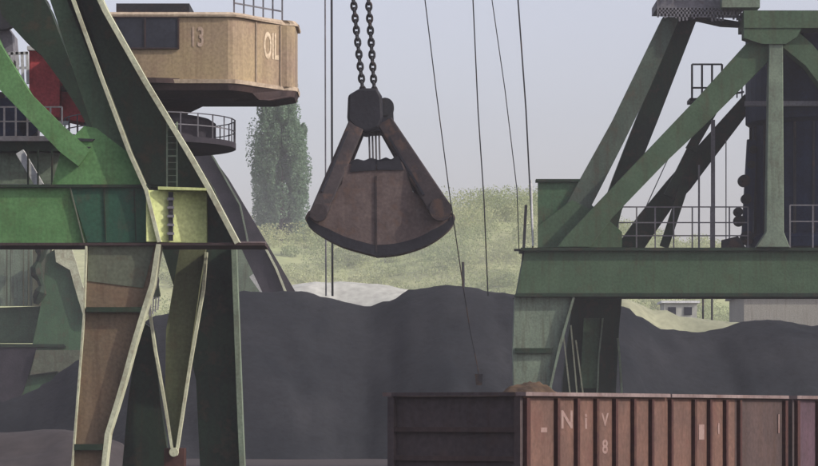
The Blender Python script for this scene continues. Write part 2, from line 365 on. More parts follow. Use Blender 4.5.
# box turned toward the sun, sunlight also painted into its lighter colour
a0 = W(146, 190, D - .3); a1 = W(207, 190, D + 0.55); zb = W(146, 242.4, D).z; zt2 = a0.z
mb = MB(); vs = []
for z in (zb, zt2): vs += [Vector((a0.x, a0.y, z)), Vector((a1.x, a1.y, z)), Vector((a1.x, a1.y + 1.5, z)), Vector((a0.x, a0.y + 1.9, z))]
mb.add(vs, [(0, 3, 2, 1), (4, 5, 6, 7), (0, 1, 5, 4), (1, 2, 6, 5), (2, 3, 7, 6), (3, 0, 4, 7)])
cbx = mb.build('end_box', M['sunlit'], LC, bevel=.03)
mid = W(171, 215, D - 0.02); mb = MB(); mb.box((mid.x, mid.y - .06, (zb + zt2) / 2), (.16, .1, zt2 - zb - .1)); mb.build('joint_strip', M['steel'], cbx)
for k in range(5): MB().box((mid.x, mid.y - .13, lerp(zb + .3, zt2 - .3, k / 4)), (.24, .06, .09)).build('bolt_plate', M['greysteel'], cbx)
mb = MB(); mb.slab([(158, 186.5), (206, 188), (206, 190.4), (158, 189.6)], D - .35, 1.8); mb.build('end_box_lid', M['sunlit'], LC)
# handrail posts on the box
mb = MB()
for x in (167, 177): mb.bar(W(x, 122, D + .1), W(x, 188, D + .1), .055, .055)
mb.bar(W(167, 128, D + .1), W(177, 128, D + .1), .05, .05); mb.bar(W(167, 156, D + .1), W(177, 156, D + .1), .05, .05)
for k in range(9): mb.bar(W(167, 130 + 6.5 * k, D + .12), W(177, 130 + 6.5 * k, D + .12), .02, .02)
mb.build('ladder', M['leggrey'], LC)
# big inclined member, front face + flanges + dark web
im = part('inclined_member', [(18, -120), (43, -120), (50, 0), (94, 133), (100, 150), (146, 184.4), (146, 184.4), (129, 153), (101, 77), (76, 10), (28, -120)], D + .1, 1.6, 'green_g', LC)
part('web_plate', [(44, -100), (72, -70), (106, 13), (144, 80), (190, 153), (213, 187), (237, 242.5), (207.5, 242.5), (207.5, 188), (146.5, 184), (129, 152), (101, 76), (76, 10)], D + .9, .5, 'green_m', LC)
flange([(30, -120), (77, 11), (101, 77), (129, 152), (146, 190), (159, 242)], D, 1.0, 3.6, 'pale', 'flange', LC, .35)
flange([(62, -80), (105, 11), (144, 80), (187, 151), (206, 184), (237, 243)], D, 1.4, 5, 'pale', 'flange', LC, .3)
part('gusset', [(62, 148), (84, 126), (96, 128), (129, 153), (146, 184.4), (52, 184.4)], D - .02, .12, 'green_l', LC)
mb = MB(); mb.slab([(72, 138), (95, 139), (92, 141.5), (74, 141)], D - .1, .08); mb.slab([(80, 146), (91, 147), (86, 151)], D - .1, .08); mb.build('slot_cover', M['steel'], LC)
# light green diagonal on the left
mb = MB(); mb.slab([(-70, -40), (-40, -45), (0, 44), (30, 93), (60, 123), (90, 150), (78, 166), (60, 152), (27, 118), (0, 90)], D - .34, .9); mb.build('diagonal_brace', M['green_l'], LC)
# leg one
l1 = part('leg', [(88, 245.6), (156, 245.6), (150, 284), (132, 345), (116, 402), (106, 434), (102, 466), (96, 560), (66, 560), (73, 466), (85, 318)], D, 1.5, 'tan', LC)
part('leg_head', [(88.5, 246), (154, 246), (147, 275), (143, 288), (87.5, 281)], D - .03, .03, 'legtop', l1)
for q in ([(86, 307), (142, 307), (140, 312), (86, 312)], [(74, 444), (103, 444), (102, 450), (74, 450)]): MB().slab(q, D - .3, .3).build('stiffener', M['green_d'], l1)
flange([(86, 246), (83.5, 318), (72, 466), (64, 560)], D, .9, 1.8, 'pale', 'flange', l1, .3)
flange([(158.5, 244), (152, 284), (143, 312), (133, 345), (125, 375), (117, 402), (107, 434), (103.5, 466), (98, 560)], D, 1.0, 4.6, 'pale', 'flange', l1, .3)
# leg two: V brace with olive plate
l2 = part('leg', [(180, 246), (206, 246), (199, 290), (176, 452), (172, 452), (165, 395), (166, 330)], D + 3.0, .5, 'olive', LC)
part('leg_foot', [(164, 448), (184, 448), (184, 560), (164, 560)], D + 2.9, 1.0, 'wagrib', l2)
flange([(147, 296), (155, 350), (164, 400), (173, 455)], D + 2.8, .4, 2.6, 'pale', 'flange', l2, .2)
flange([(206, 252), (203, 290), (189, 370), (176, 455)], D + 2.8, .4, 2.8, 'pale', 'flange', l2, .2)
mb = MB(); mb.disc(W(174, 452, D + 2.4), .16, .3); mb.build('pin', M['pale'], l2)
# leg three dark with pale flange
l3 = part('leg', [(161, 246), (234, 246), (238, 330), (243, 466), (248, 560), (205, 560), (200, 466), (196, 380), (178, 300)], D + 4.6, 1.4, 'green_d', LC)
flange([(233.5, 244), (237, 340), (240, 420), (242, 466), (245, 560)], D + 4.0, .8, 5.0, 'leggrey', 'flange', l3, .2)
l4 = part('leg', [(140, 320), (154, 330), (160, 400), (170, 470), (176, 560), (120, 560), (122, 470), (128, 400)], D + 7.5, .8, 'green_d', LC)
mb = MB(); mb.bar(W(207, 243.6, D + .6), W(240, 243.2, D + 3.6), .07, .07); mb.build('tie_rod', M['wagrim'], LC)
# part of a further crane standing behind the coal
FC = thing('crane_support', (W(275, 300, 216).x, 217, 0), 'dark slanting crane support standing behind the coal, right of the near green crane', 'crane support')
part('stay', [(150, 70), (206, 148), (228, 178), (262, 235), (278, 262), (300, 300), (345, 380), (380, 448), (330, 448), (300, 380), (270, 308), (240, 246), (212, 196), (130, 70)], 216, 1.2, 'violet', FC)
flange([(150, 76), (188, 118), (215, 160), (240, 205), (248, 243)], 216, .4, 1.6, 'leggrey', 'flange', FC, .3)
flange([(263, 243), (276, 268), (286, 293), (316, 360)], 216, .4, 2.2, 'pale', 'flange', FC, .3)
part('tie_bar', [(225, 241.5), (266, 241.5), (266, 244), (225, 244)], 215.4, .4, 'wagrim', FC)
mc = thing('drive_motor', (W(250, 275, 220).x, 220, 0), 'pale grey drive housing behind the coal, right of the dark leg', 'motor')
part('housing', [(232, 246), (250, 246), (268, 262), (278, 292), (296, 448), (232, 448)], 220, 1.6, 'leggrey', mc)
mb = MB(); mb.bar(W(254, 266, 218.5), W(276, 292, 218.5), .6, .6); mb.build('cylinder', M['whitish'], mc)
mb = MB(); mb.bar(W(252, 275, 218.5), W(264, 292, 218.5), .5, .5); mb.build('cylinder', M['whitish'], mc)
# machinery between the legs
mc = thing('winch', (W(148, 285, D + 1.6).x, D + 1.6, 8), 'small grey cable winch tucked beside the rust brown leg under the girder', 'winch')
mb = MB(); mb.disc(W(147, 281, D + 1.8), .42, .5); mb.build('drum', M['greysteel'], mc)
mb = MB(); mb.slab([(138, 262), (147, 262), (158, 283), (160, 296), (150, 300), (138, 292)], D + 2.1, .3); mb.slab([(147, 246), (153, 246), (151, 264), (147, 264)], D + 2.1, .2); mb.build('bracket', M['leggrey'], mc)
mb = MB()
for k in range(4): mb.bar(W(151 + 2.6 * k, 297, D + 2), W(150 + 2.6 * k, 316 - 2 * k, D + 2), .05, .05)
mb.build('guard_bar', M['whitish'], mc)
# turntable (lathe)
T = W(150, 140, D + 7); s_ = (D + 7) / F
zz = lambda py: CZ + (HY - py) * s_
mb = MB(); mb.lathe(T.x, T.y, [(34 * s_, zz(190)), (36 * s_, zz(150)), (60 * s_, zz(149))]); mb.build('slewing_column', M['green_d'], LC, smooth=False)
mb = MB(); mb.lathe(T.x, T.y, [(84 * s_, zz(149.6)), (86 * s_, zz(149)), (86 * s_, zz(143.5)), (60 * s_, zz(143))]); pf = mb.build('platform', M['violet'], LC)
mb = MB(); mb.lathe(T.x, T.y, [(64 * s_, zz(143)), (66 * s_, zz(142)), (66 * s_, zz(124)), (60 * s_, zz(120)), (54 * s_, zz(118.5)), (38 * s_, zz(117))]); mb.build('ring_gear_housing', M['violet'], LC)
mb = MB(); mb.lathe(T.x, T.y, [(36 * s_, zz(118)), (38 * s_, zz(113)), (62 * s_, zz(101)), (66 * s_, zz(95)), (88 * s_, zz(93)), (88 * s_, zz(88))]); mb.build('turntable_skirt', M['skirt'], LC)
mb = MB()
for k in range(28):
    a = k * 2 * math.pi / 28; x = T.x + 85 * s_ * math.cos(a); y = T.y + 85 * s_ * math.sin(a)
    mb.bar((x, y, zz(144)), (x, y, zz(120)), .045, .045)
    a2 = a + 2 * math.pi / 28; x2 = T.x + 85 * s_ * math.cos(a2); y2 = T.y + 85 * s_ * math.sin(a2)
    for q in (120.5, 132): mb.bar((x, y, zz(q)), (x2, y2, zz(q)), .035, .035)
mb.build('railing', M['greysteel'], pf)
# dark boom / ballast arm top-left
part('rear_boom', [(-20, -60), (12, -60), (50, 10), (98, 134), (94, 140), (80, 112), (61, 82), (41, 55), (27, 43), (2, 16)], D + 4, 1.2, 'green_d', LC)
# platform and rails left
mb = MB(); mb.slab([(-200, 136), (62, 136), (62, 141), (-200, 141)], D + 3.5, 2.0); mb.build('walkway', M['greysteel'], LC)
mb = MB(); mb.slab([(-200, 141.2), (70, 141.2), (70, 151), (-200, 151)], D + 3.7, 1.6); mb.build('walkway_beam', M['green_d'], LC)
p = W(-100, 136, D + 3.6); q = W(62, 136, D + 3.6); railing(LC, p, q, 1.05, 14, M['greysteel'])
part('sheet_panel', [(-200, 153), (84, 153), (84, 184), (-200, 184)], D + 4.2, .2, 'leggrey', LC)
mb = MB(); mb.bar(W(20, 152, D + 3.2), W(40, 186, D + 3.2), .3, .3); mb.build('strut', M['whitish'], LC)
mb = MB()
for x in (28, 38, 52): mb.bar(W(x, 150, D + 3), W(x, 185, D + 3), .06, .06)
mb.build('post', M['green_d'], LC)
# house
HD = D + 4.0; hz = lambda py: CZ + (HY - py) * HD / F
hx = lambda px: (px - 409) * HD / F
outline = [(hx(92), HD + .2), (hx(98), HD), (hx(222), HD)]
for k in range(6):
    a = k / 5; outline.append((hx(lerp(228, 252, a)), HD + .95 * a ** 1.7))
xr = hx(286); outline += [(xr - .25, HD + 2.1)]
for k in range(5):
    a = k / 4 * math.pi / 2; outline.append((xr - .25 + .5 * math.sin(a), HD + 2.6 - .5 * math.cos(a)))
outline += [(xr + .25, HD + 4.4), (hx(92), HD + 4.4)]
n = len(outline)
def ring(off, z, dx=0): 
    cx = sum(p[0] for p in outline) / n; cy = sum(p[1] for p in outline) / n
    return [Vector((p[0] + (off if p[0] > cx else -off), p[1] + (off if p[1] > cy else -off), z)) for p in outline]
def shell(rings):
    mb = MB(); vs = [v for r_ in rings for v in r_]; fs = []
    for i in range(len(rings) - 1):
        for k in range(n): fs.append((i * n + k, i * n + (k + 1) % n, (i + 1) * n + (k + 1) % n, (i + 1) * n + k))
    fs.append(tuple(range(n - 1, -1, -1))); fs.append(tuple(range((len(rings) - 1) * n, len(rings) * n)))
    mb.add(vs, fs); return mb
H = shell([ring(0, hz(80)), ring(0, hz(17.5))]).build('machine_house', M['house'], LC)
shell([ring(.10, hz(17)), ring(.12, hz(15)), ring(.0, hz(12.2))]).build('roof', M['trim'], H)
shell([ring(.07, hz(83.5)), ring(.09, hz(79.5))]).build('base_trim', M['trim'], H)
shell([ring(-.8, hz(96)), ring(-.05, hz(90)), ring(.03, hz(83.8))]).build('underframe', M['skirt'], H)
wn = MB(); wn.box((hx(147), HD - .02, hz(33)), (hx(178) - hx(116), .08, (48 - 18) * HD / F)); wo_ = wn.build('window', M['glass'], H)
fm = MB()
for (x0, x1, y0, y1) in ((115, 179, 16.8, 18), (115, 179, 48, 49.2), (114.6, 116, 17, 49), (178, 179.4, 17, 49), (144.5, 146, 18, 48)):
    fm.box((hx((x0 + x1) / 2), HD - .05, hz((y0 + y1) / 2)), (hx(x1) - hx(x0), .1, (y1 - y0) * HD / F))
fm.build('frame', M['skirt'], wo_)
txt('lettering', '13', Vector((hx(197), HD - .015, hz(38))), 19 * HD / F, (1, 0, 0), (0, 0, 1), M['faded'], H, .55)
e0 = Vector((outline[8][0], outline[8][1], 0)); e1 = Vector((outline[9][0], outline[9][1], 0)); rd = (e1 - e0).normalized(); nn = Vector((rd.y, -rd.x, 0))
tp = e0 + (e1 - e0) * .62 + nn * .012; tp.z = hz(41.5)
txt('lettering', 'OIL', tp, 26 * HD / F, rd, (0, 0, 1), M['letter'], H, .38)
for t_ in (.08, .93):
    q = e0 + (e1 - e0) * t_ + nn * .03; MB().bar((q.x, q.y, hz(80)), (q.x, q.y, hz(18)), .05, .05).build('wall_seam', M['trim'], H)
mb = MB(); mb.box((hx(150), HD + 2.2, hz(6)), (hx(186) - hx(112), 2.2, .5)); mb.build('roof_unit', M['steel'], H)
railing(H, (hx(232), HD + 1.2, hz(12)), (hx(278), HD + 3.4, hz(12)), 1.0, 5, M['greysteel'])
# ---------------------------------------------------------------- red cabin etc. left
rc = thing('operator_cabin', (W(55, 120, D + 2).x, D + 6, 13), 'dark red steel cabin behind the green braces at the upper left', 'cabin')
mb = MB(); mb.slab([(29, 50), (60, 50), (60, 118), (29, 112)], D + 6.2, 1.8); mb.slab([(60.3, 50), (95, 53), (98, 126), (60.3, 118)], D + 6.5, 1.6); mb.build('body', M['red'], rc, bevel=.04)
mb = MB(); mb.slab([(27, 46), (99, 49), (99, 52.5), (27, 50)], D + 6, 2.2); mb.build('roof', M['whitish'], rc)
mb = MB(); mb.slab([(58.5, 121.5), (68.5, 121), (68.5, 124.5), (58.5, 125)], D + 5.4, .2); mb.build('lamp', M['whitish'], rc)
mb = MB()
for x in (12, 17, 22, 27): mb.bar(W(x, 52, D + 6), W(x + 1, 84, D + 6), .1, .1)
mb.bar(W(8, 54, D + 6), W(28, 53, D + 6), .1, .1); mb.bar(W(8, 68, D + 6), W(28, 68, D + 6), .08, .08)
mb.build('railing', M['whitish'], rc)
gear = thing('hoist_gear', (W(10, 60, D + 8).x, D + 8, 13), 'grey hoist machinery in the gap beside the red cabin, far upper left', 'machinery')
mb = MB(); mb.slab([(-60, 18), (2, 20), (12, 34), (14, 60), (6, 66), (-60, 66)], D + 9, 1.5); mb.build('casing', M['greysteel'], gear)
mb = MB(); mb.disc(W(3, 16, D + 8.6), .55, .5); mb.disc(W(38, 8, D + 8.6), .45, .4); mb.build('sheave', M['steel'], gear)
mb = MB(); mb.bar(W(-30, 4, D + 9), W(50, 10, D + 9), .3, .3); mb.bar(W(24, -20, D + 9), W(44, 14, D + 9), .16, .16); mb.build('beam', M['skirt'], gear)
tk = thing('counterweight', (W(12, 122, D + 8).x, D + 8, 12), 'dark round counterweight drum above the left walkway', 'counterweight')
mb = MB(); mb.disc(W(10, 122, D + 7.2), .85, 1.2, 28); mb.disc(W(30, 128, D + 7.0), .35, .8, 20); mb.build('drum', M['navy'], tk)
mb = MB(); mb.slab([(-120, 92), (4, 92), (9, 120), (9, 136), (-120, 136)], D + 8.6, 1.2); mb.build('housing', M['violet'], tk)

# ---------------------------------------------------------------- further green gantry, far left below the girder
B = 214.0
BG = thing('gantry_support', (W(50, 300, B).x, B, 0), 'faded green gantry support with slim columns below the left girder', 'crane')
part('leg', [(46, 255), (60, 246), (72, 262), (78, 300), (92, 330), (110, 449), (10, 449), (42, 300)], B, .8, 'green_b', BG)
part('leg_base', [(36, 350), (100, 350), (110, 449), (66, 449), (58, 371), (30, 375)], B - .5, .4, 'legtop', BG)
part('skirt_panel', [(-60, 347.2), (37, 347.2), (23, 392), (-10, 449), (-60, 449)], B - .2, .6, 'violet', BG)
part('beam', [(-40, 343.5), (64, 344), (66, 347), (-40, 347)], B - .3, 1.2, 'green_d', BG)
part('brace', [(54, 244), (70, 244), (76, 262), (84, 290), (91, 322), (84, 318), (74, 285), (70, 270), (56, 262)], B - .4, .3, 'pale', BG)
mb = MB()
for x, wd in ((3, .5), (9, .2), (17, .9), (26, .25), (31, .2), (48, .2)): mb.bar(W(x, 244, B + 1), W(x, 306, B + 1), wd, .2)
mb.build('column', M['leggrey'], BG)
part('panel', [(-40, 246), (52, 246), (50, 306), (-40, 306)], B + 3, .3, 'legtop', BG)
part('lower_panel', [(-40, 309), (44, 306), (34, 343), (-40, 343)], B + 1.4, .6, 'green_g', BG)
mb = MB(); mb.tube([W(39 + 3 * math.sin(k * 1.1), 244 + 6 * k, B - .6) for k in range(11)], [.35 + .15 * math.sin(k * 1.7) for k in range(11)], 8)
mb.build('hose_bundle', M['green_d'], BG)

# ---------------------------------------------------------------- right crane
D = 140.0
RC = thing('gantry_crane', (W(690, 300, D).x, D + 4, 0), 'far green gantry crane with dark blue slewing tower, filling the right side', 'crane')
part('girder', [(525, 250), (1010, 250), (1010, 293.5), (517, 293.5)], D, 2.4, 'green_g', RC)
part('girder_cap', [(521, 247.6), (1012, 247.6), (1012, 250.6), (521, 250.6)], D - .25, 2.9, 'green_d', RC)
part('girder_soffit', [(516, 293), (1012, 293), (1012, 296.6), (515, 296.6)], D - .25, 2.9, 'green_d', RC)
part('corner_plate', [(538, 181), (600, 181), (586, 200), (622, 232), (622, 247.4), (538, 247.4)], D + 1.2, .3, 'green_b', RC)
part('gusset', [(538, 247.3), (538, 226), (572, 200), (600, 214), (618, 230), (622, 247.3)], D + .7, .3, 'green_g', RC)
mb = MB(); mb.slab([(536, 179), (580, 179), (580, 181.6), (536, 181.6)], D + 1.0, .8); mb.build('plate_lip', M['green_d'], RC)
part('diagonal_brace', [(557, 247.3), (564, 238), (640, 158), (700, 95), (745, 45), (757, 37), (774, 40), (768, 62), (706, 124), (670, 158), (612, 218), (590, 247.3)], D - .1, 1.1, 'green_g', RC, bevel=.04)
part('inclined_member', [(663, 17), (680, 17), (650, 88), (624, 142), (595, 199), (582, 224), (560, 216), (578, 183), (613, 120)], D + 1.0, 1.0, 'green_s', RC)
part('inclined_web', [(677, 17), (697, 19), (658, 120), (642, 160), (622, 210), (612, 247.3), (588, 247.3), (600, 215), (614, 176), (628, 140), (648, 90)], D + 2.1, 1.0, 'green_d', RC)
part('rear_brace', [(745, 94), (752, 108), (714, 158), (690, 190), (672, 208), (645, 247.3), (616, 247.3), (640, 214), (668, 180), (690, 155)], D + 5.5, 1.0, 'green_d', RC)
mb = MB(); mb.bar(W(714, 108, D + 4.5), W(690, 150, D + 4.5), .5, .5); mb.bar(W(691, 150, D + 4.6), W(668, 196, D + 4.6), .45, .5)
mb.bar(W(684, 186, D + 4.2), W(664, 247, D + 4.2), .45, .4); mb.build('back_strut', M['green_d'], RC)
part('post', [(769, 38), (783, 38), (784, 232), (790, 247.3), (756, 247.3), (766, 232)], D - .35, .7, 'leggrey', RC, bevel=.04)
part('diagonal_brace', [(774, 40), (786, 38), (796, 30), (812, 44), (900, 150), (990, 247.3), (950, 247.3), (880, 165), (806, 66)], D - .1, 1.1, 'green_g', RC)
part('top_beam', [(744, 10.5), (1000, 10.5), (1000, 28), (744, 28)], D - .5, 2.5, 'green_g', RC)
part('top_gusset', [(744, 28.3), (802, 28.3), (797, 37), (786, 44), (762, 44), (744, 38)], D - .45, 1.0, 'green_g', RC)
part('cross_beam', [(745, 101), (1000, 101), (1000, 106), (745, 106)], D + .9, .3, 'greysteel', RC)
# legs
l = part('leg', [(515, 297), (575, 297), (560, 352), (550, 392), (546, 470), (516, 470), (514, 392), (513, 350)], D + .1, 1.5, 'leggrey', RC)
mb = MB(); mb.slab([(515, 348), (553, 348), (552, 353), (515, 353)], D - .1, .2); mb.build('stiffener', M['green_d'], l)
flange([(574, 297), (560, 345), (551, 385), (546, 470)], D, .8, 2.4, 'leggrey', 'flange', l, .2)
l = part('leg', [(573, 297), (622, 297), (619, 330), (616, 390), (614, 470), (560, 470), (563, 380)], D + 5, 1.2, 'green_d', RC)
part('inset_plate', [(584, 318), (600, 318), (599, 388), (580, 388)], D + 4.7, .2, 'green_g', l)
flange([(603, 318), (599, 355), (597, 400), (597, 470)], D + 4.6, .3, 1.4, 'leggrey', 'flange', l, .1)
flange([(618, 338), (620, 360), (622, 392), (622, 470)], D + 4.6, .3, 2.0, 'leggrey', 'flange', l, .1)
for a in ([(563, 330), (570, 392), (574, 470)], [(571, 325), (577, 392), (580, 470)], [(576, 340), (584, 400)]):
    flange(a, D + 3, .2, 1.3, 'pale', 'brace', l, .1)
# slewing tower
TT = W(822, 140, D + 5); s_ = (D + 5) / F; zz = lambda py: CZ + (HY - py) * s_
mb = MB(); mb.lathe(TT.x, TT.y, [(76 * s_, zz(250)), (76 * s_, zz(240)), (70 * s_, zz(236)), (70 * s_, zz(128)), (76 * s_, zz(124)), (76 * s_, zz(40)), (70 * s_, zz(29))], 48)
tw = mb.build('slewing_tower', M['navy'], RC)
mb = MB()
for k in range(24):
    a = k * 2 * math.pi / 24; x = TT.x + 71.5 * s_ * math.cos(a); y = TT.y + 71.5 * s_ * math.sin(a); mb.bar((x, y, zz(238)), (x, y, zz(128)), .12, .12)
mb.build('rib', M['steel'], tw)
for k, (x, y, r) in enumerate(((744, 181, 6), (746, 199, 5), (738, 212, 4.5), (739, 221, 5.5), (747, 238, 7), (751, 165, 4), (753, 150, 4))):
    mb = MB(); mb.disc(W(x, y, D + 4), r * s_, .5, 18); mb.disc(W(x, y, D + 4), r * s_ * .4, .7, 10); mb.build('sheave', M['steel'], tw)
mb = MB(); mb.bar(W(752, 140, D + 4.1), W(746, 245, D + 4.1), .5, .4); mb.build('sheave_bracket', M['navy'], tw)
# top platform
tpf = part('service_platform', [(657, 0), (745, 0), (745, 8), (657, 8)], D + .6, 3.0, 'greysteel', RC)
mb = MB()
rng = random.Random(4)
for k in range(24): 
    x = 658 + 3.6 * k; mb.bar(W(x, 8, D + .4), W(x, 8 + rng.uniform(8, 14), D + .4), .09, .1)
mb.bar(W(658, 15, D + .4), W(744, 17, D + .4), .14, .1); mb.bar(W(658, 11, D + .4), W(744, 11, D + .4), .08, .1)
mb.build('grating', M['greysteel'], tpf)
mb = MB(); mb.slab([(676, 12), (742, 22), (742, 26), (722, 25), (700, 20), (676, 18)], D + 1.4, .8); mb.build('lower_truss', M['steel'], tpf)
mb = MB(); mb.slab([(722, -30), (760, -30), (760, 7.5), (722, 7.5)], D - .2, 1.2); mb.build('cabinet', M['leggrey'], tpf)
p = W(659, 0, D + .5); q = W(722, 0, D + .5); railing(tpf, p, q, 1.1, 8, M['greysteel'], r=.04)
# small platform with rail mid
mp = MB(); mp.slab([(690, 98), (722, 98), (722, 101.5), (690, 101.5)], D + 6, 1.6); mpo = mp.build('landing', M['steel'], RC)
railing(mpo, W(692, 98, D + 6), W(722, 98, D + 6), 35 * D / F, 3, M['steel'], r=.05, levels=(1, .3))
mb = MB(); mb.bar(W(718, 88, D + 7), W(744, 80, D + 7), .12, .12); mb.bar(W(720, 96, D + 7), W(744, 92, D + 7), .1, .1)
for k in range(5): mb.bar(W(722 + 5 * k, 70, D + 7), W(722 + 5 * k, 98, D + 7), .07, .07)
mb.build('ladder', M['greysteel'], mpo)
# rails on the girder
railing(RC, W(618, 248, D + 3), W(748, 248, D + 3), 41 * (D + 3) / F, 7, M['greysteel'], r=.035, levels=(1, .62, .3))
mb = MB(); mb.bar(W(713, 120, D + 3.4), W(713, 248, D + 3.4), .2, .15); mb.bar(W(699, 165, D + 3.4), W(699, 248, D + 3.4), .09, .09)
mb.bar(W(726, 140, D + 3.4), W(726, 248, D + 3.4), .05, .05); mb.build('mast', M['greysteel'], RC)
railing(RC, W(790, 248, D + .6), W(950, 248, D + .6), 43 * D / F, 7, M['greysteel'], r=.035, levels=(1, .62))
mb = MB(); mb.slab([(722, 240), (738, 236), (746, 248), (722, 248)], D + 2.5, .4); mb.build('junction_box', M['steel'], RC)
mb = MB(); mb.bar(W(526, 205, D + .3), W(523, 262, D + .3), .14, .14); mb.bar(W(514, 250, D + .3), W(526, 250, D + .3), .12, .12); mb.build('end_post', M['steel'], RC)
mb = MB(); mb.bar(W(672, 150, D + 6), W(640, 220, D + 6), .05, .05); mb.bar(W(700, 130, D + 6), W(655, 210, D + 6), .05, .05); mb.build('stay_wire', M['greysteel'], RC)

# ---------------------------------------------------------------- grab
G = 104.0
GR = thing('clamshell_grab', (W(378, 256, G).x, G, W(378, 256, G).z), 'large dark brown clamshell grab hanging closed in mid air on two chains', 'grab')
k_ = G / F; hd = 1.35
cx = W(376, 0, G).x
# bowl halves: side plates + curved wrap plate
Lout = [(376, 164), (350, 164), (344, 167), (342, 184), (323, 207), (309, 217), (308, 225), (322, 236), (340, 245), (362, 252), (376, 255)]
Rout = [(376.05, 164), (402, 162), (405, 168), (413, 192), (430, 204), (448, 214), (454, 219), (446, 231), (430, 243), (414, 250), (390, 256), (376.05, 255)]
def curve(pts, n=4):
    res = []
    for i in range(len(pts) - 1):
        p0, p1, p2, p3 = (Vector(pts[max(0, i - 1)]), Vector(pts[i]), Vector(pts[i + 1]), Vector(pts[min(len(pts) - 1, i + 2)]))
        for j in range(n):
            t = j / n; res.append(tuple(0.5 * (2 * p1 + (p2 - p0) * t + (2 * p0 - 5 * p1 + 4 * p2 - p3) * t * t + (3 * p1 - p0 - 3 * p2 + p3) * t ** 3)))
    return res + [tuple(pts[-1])]
Lout = Lout[:5] + curve([(309.5, 214), (306.5, 221), (311, 228), (324, 237), (342, 246), (362, 252), (376, 255.5)])
Rout = Rout[:4] + curve([(449, 213), (454.5, 219), (452, 226), (440, 237), (422, 247), (398, 254), (376.05, 256)])
for idx, out in enumerate((Lout, Rout)):
    sh = MB(); sh.slab(out, G - hd, .12).slab(out, G + hd, .12)
    wrap = out[4:] if idx == 0 else out[4:]
    for a, b_ in zip(wrap, wrap[1:]):
        A0 = W(*a, G); B0 = W(*b_, G)
        vs = [Vector((A0.x, G - hd + .06, A0.z)), Vector((B0.x, G - hd + .06, B0.z)), Vector((B0.x, G + hd + .06, B0.z)), Vector((A0.x, G + hd + .06, A0.z))]
        c0 = Vector((cx, 0, W(0, 190, G).z)); up = [(c0 - Vector((v.x, 0, v.z))).normalized() * .1 for v in vs]
        sh.add(vs + [v + u for v, u in zip(vs, up)], [(0, 1, 2, 3), (7, 6, 5, 4), (0, 4, 5, 1), (1, 5, 6, 2), (2, 6, 7, 3), (3, 7, 4, 0)])
    so_ = sh.build('bucket_shell', M['grab'], GR)
    # cutting lip and edge bands
    arc = [Vector(q) for q in (out[7:] if idx == 0 else out[7:])]
    inner = [q + (Vector((376, 190)) - q).normalized() * (3 + 7 * min(1, k / 9)) for k, q in enumerate(arc)]
    if idx == 1: inner = [q + (Vector((376, 190)) - q).normalized() * (3 + 8 * min(1, k / 9)) for k, q in enumerate(arc)]
    for yy in (G - hd - .05, G + hd + .13):
        MB().slab([tuple(q) for q in arc] + [tuple(q) for q in inner[::-1]], yy, .04).build('cutting_edge', M['grabd'], so_)
    tb = MB(); a = out[1]; b_ = out[3]
    tb.slab([(352, 163), (376, 163), (376, 170), (350, 172)] if idx == 0 else [(377, 161.5), (400, 160), (404, 170), (377, 170)], G - hd - .05, .1)
    tb.build('top_band', M['grabd'], so_)
mb = MB(); mb.bar(W(376.3, 176, G - hd - .03), W(376.5, 252, G - hd - .03), .05, .06); mb.build('closing_seam', M['grabarm'], GR)
# coal inside visible at top
mb = MB(); mb.slab([(342, 168), (346, 162), (352, 160.5), (357, 158.5), (364, 160.5), (371, 157.5), (379, 160), (386, 157), (391, 159.5), (396, 156), (404, 159), (407, 168), (390, 173), (376, 171), (358, 175)], G - .9, 1.8); mb.build('lower_block', M['grabd'], GR, bevel=.05)
mb = MB(); mb.slab([(392, 162), (395, 156), (400, 157), (403, 166), (396, 168)], G - 1.25, .4); mb.build('sheave_guard', M['grabd'], GR)
# arms
for yy in (-1, 1):
    for pa, pb, wa, wb in (((359, 122), (320, 216), 17, 17), ((385, 124), (440, 213), 16, 22)):
        mb = MB(); y0 = G + yy * (hd + .28)
        A = W(*pa, G); B_ = W(*pb, G); A.y = G + yy * .75; B_.y = y0
        mb.bar(A, B_, wa * k_, .26, wb * k_, .3)
        am = M['grabarm']; ar = mb.build('arm', am, GR, bevel=.05)
        mb = MB(); C = B_.copy(); C.y = y0 - yy * 0; mb.disc(C, (8.5 if pb[0] < 370 else 11) * k_, .36, 22); mb.build('pivot', am, ar)
        mb = MB(); dv = (B_ - A); sd = Vector((dv.z, 0, -dv.x)).normalized()
        sgn = -1 if pb[0] < 370 else -1
        q0 = A + dv * .15 + sd * (wa * .3 * k_) + Vector((0, -.15, 0)); q1 = A + dv * .8 + sd * (wb * .28 * k_) + Vector((0, -.18, 0))
        mb.bar(q0, q1, .08, .06); mb.build('edge_rib', M['grabd'], ar)
for x in (319, 440):
    mb = MB(); mb.tube([W(x, 215, G) + Vector((0, -hd - .2, 0)), W(x, 215, G) + Vector((0, hd + .3, 0))], .12, 10)
    mb.build('hinge_shaft', M['grabd'], GR)
# head block
mb = MB(); mb.slab([(348, 95), (360, 88), (377, 88), (382, 96), (383, 118), (379, 128), (366, 133), (354, 128), (347, 120)], G - .95, 1.9); hb = mb.build('head_block', M['grabd'], GR, bevel=.1)
mb = MB(); mb.disc(W(385, 108, G - .2), 9 * k_, .9, 20); mb.slab([(378, 98), (388, 99), (393, 106), (394, 124), (386, 128), (378, 122)], G - .6, 1.2); mb.build('sheave', M['steel'], hb)
mb = MB(); mb.slab([(351, 118), (392, 118), (386, 131), (356, 132)], G - .85, 1.7); mb.build('cross_head', M['grabd'], hb)
mb = MB()
for x in (369, 372.3, 375.6, 379): mb.tube([W(x, 130, G - .3), W(x + .8, 160, G - .3)], .035)
mb.build('closing_rope', M['greysteel'], GR)
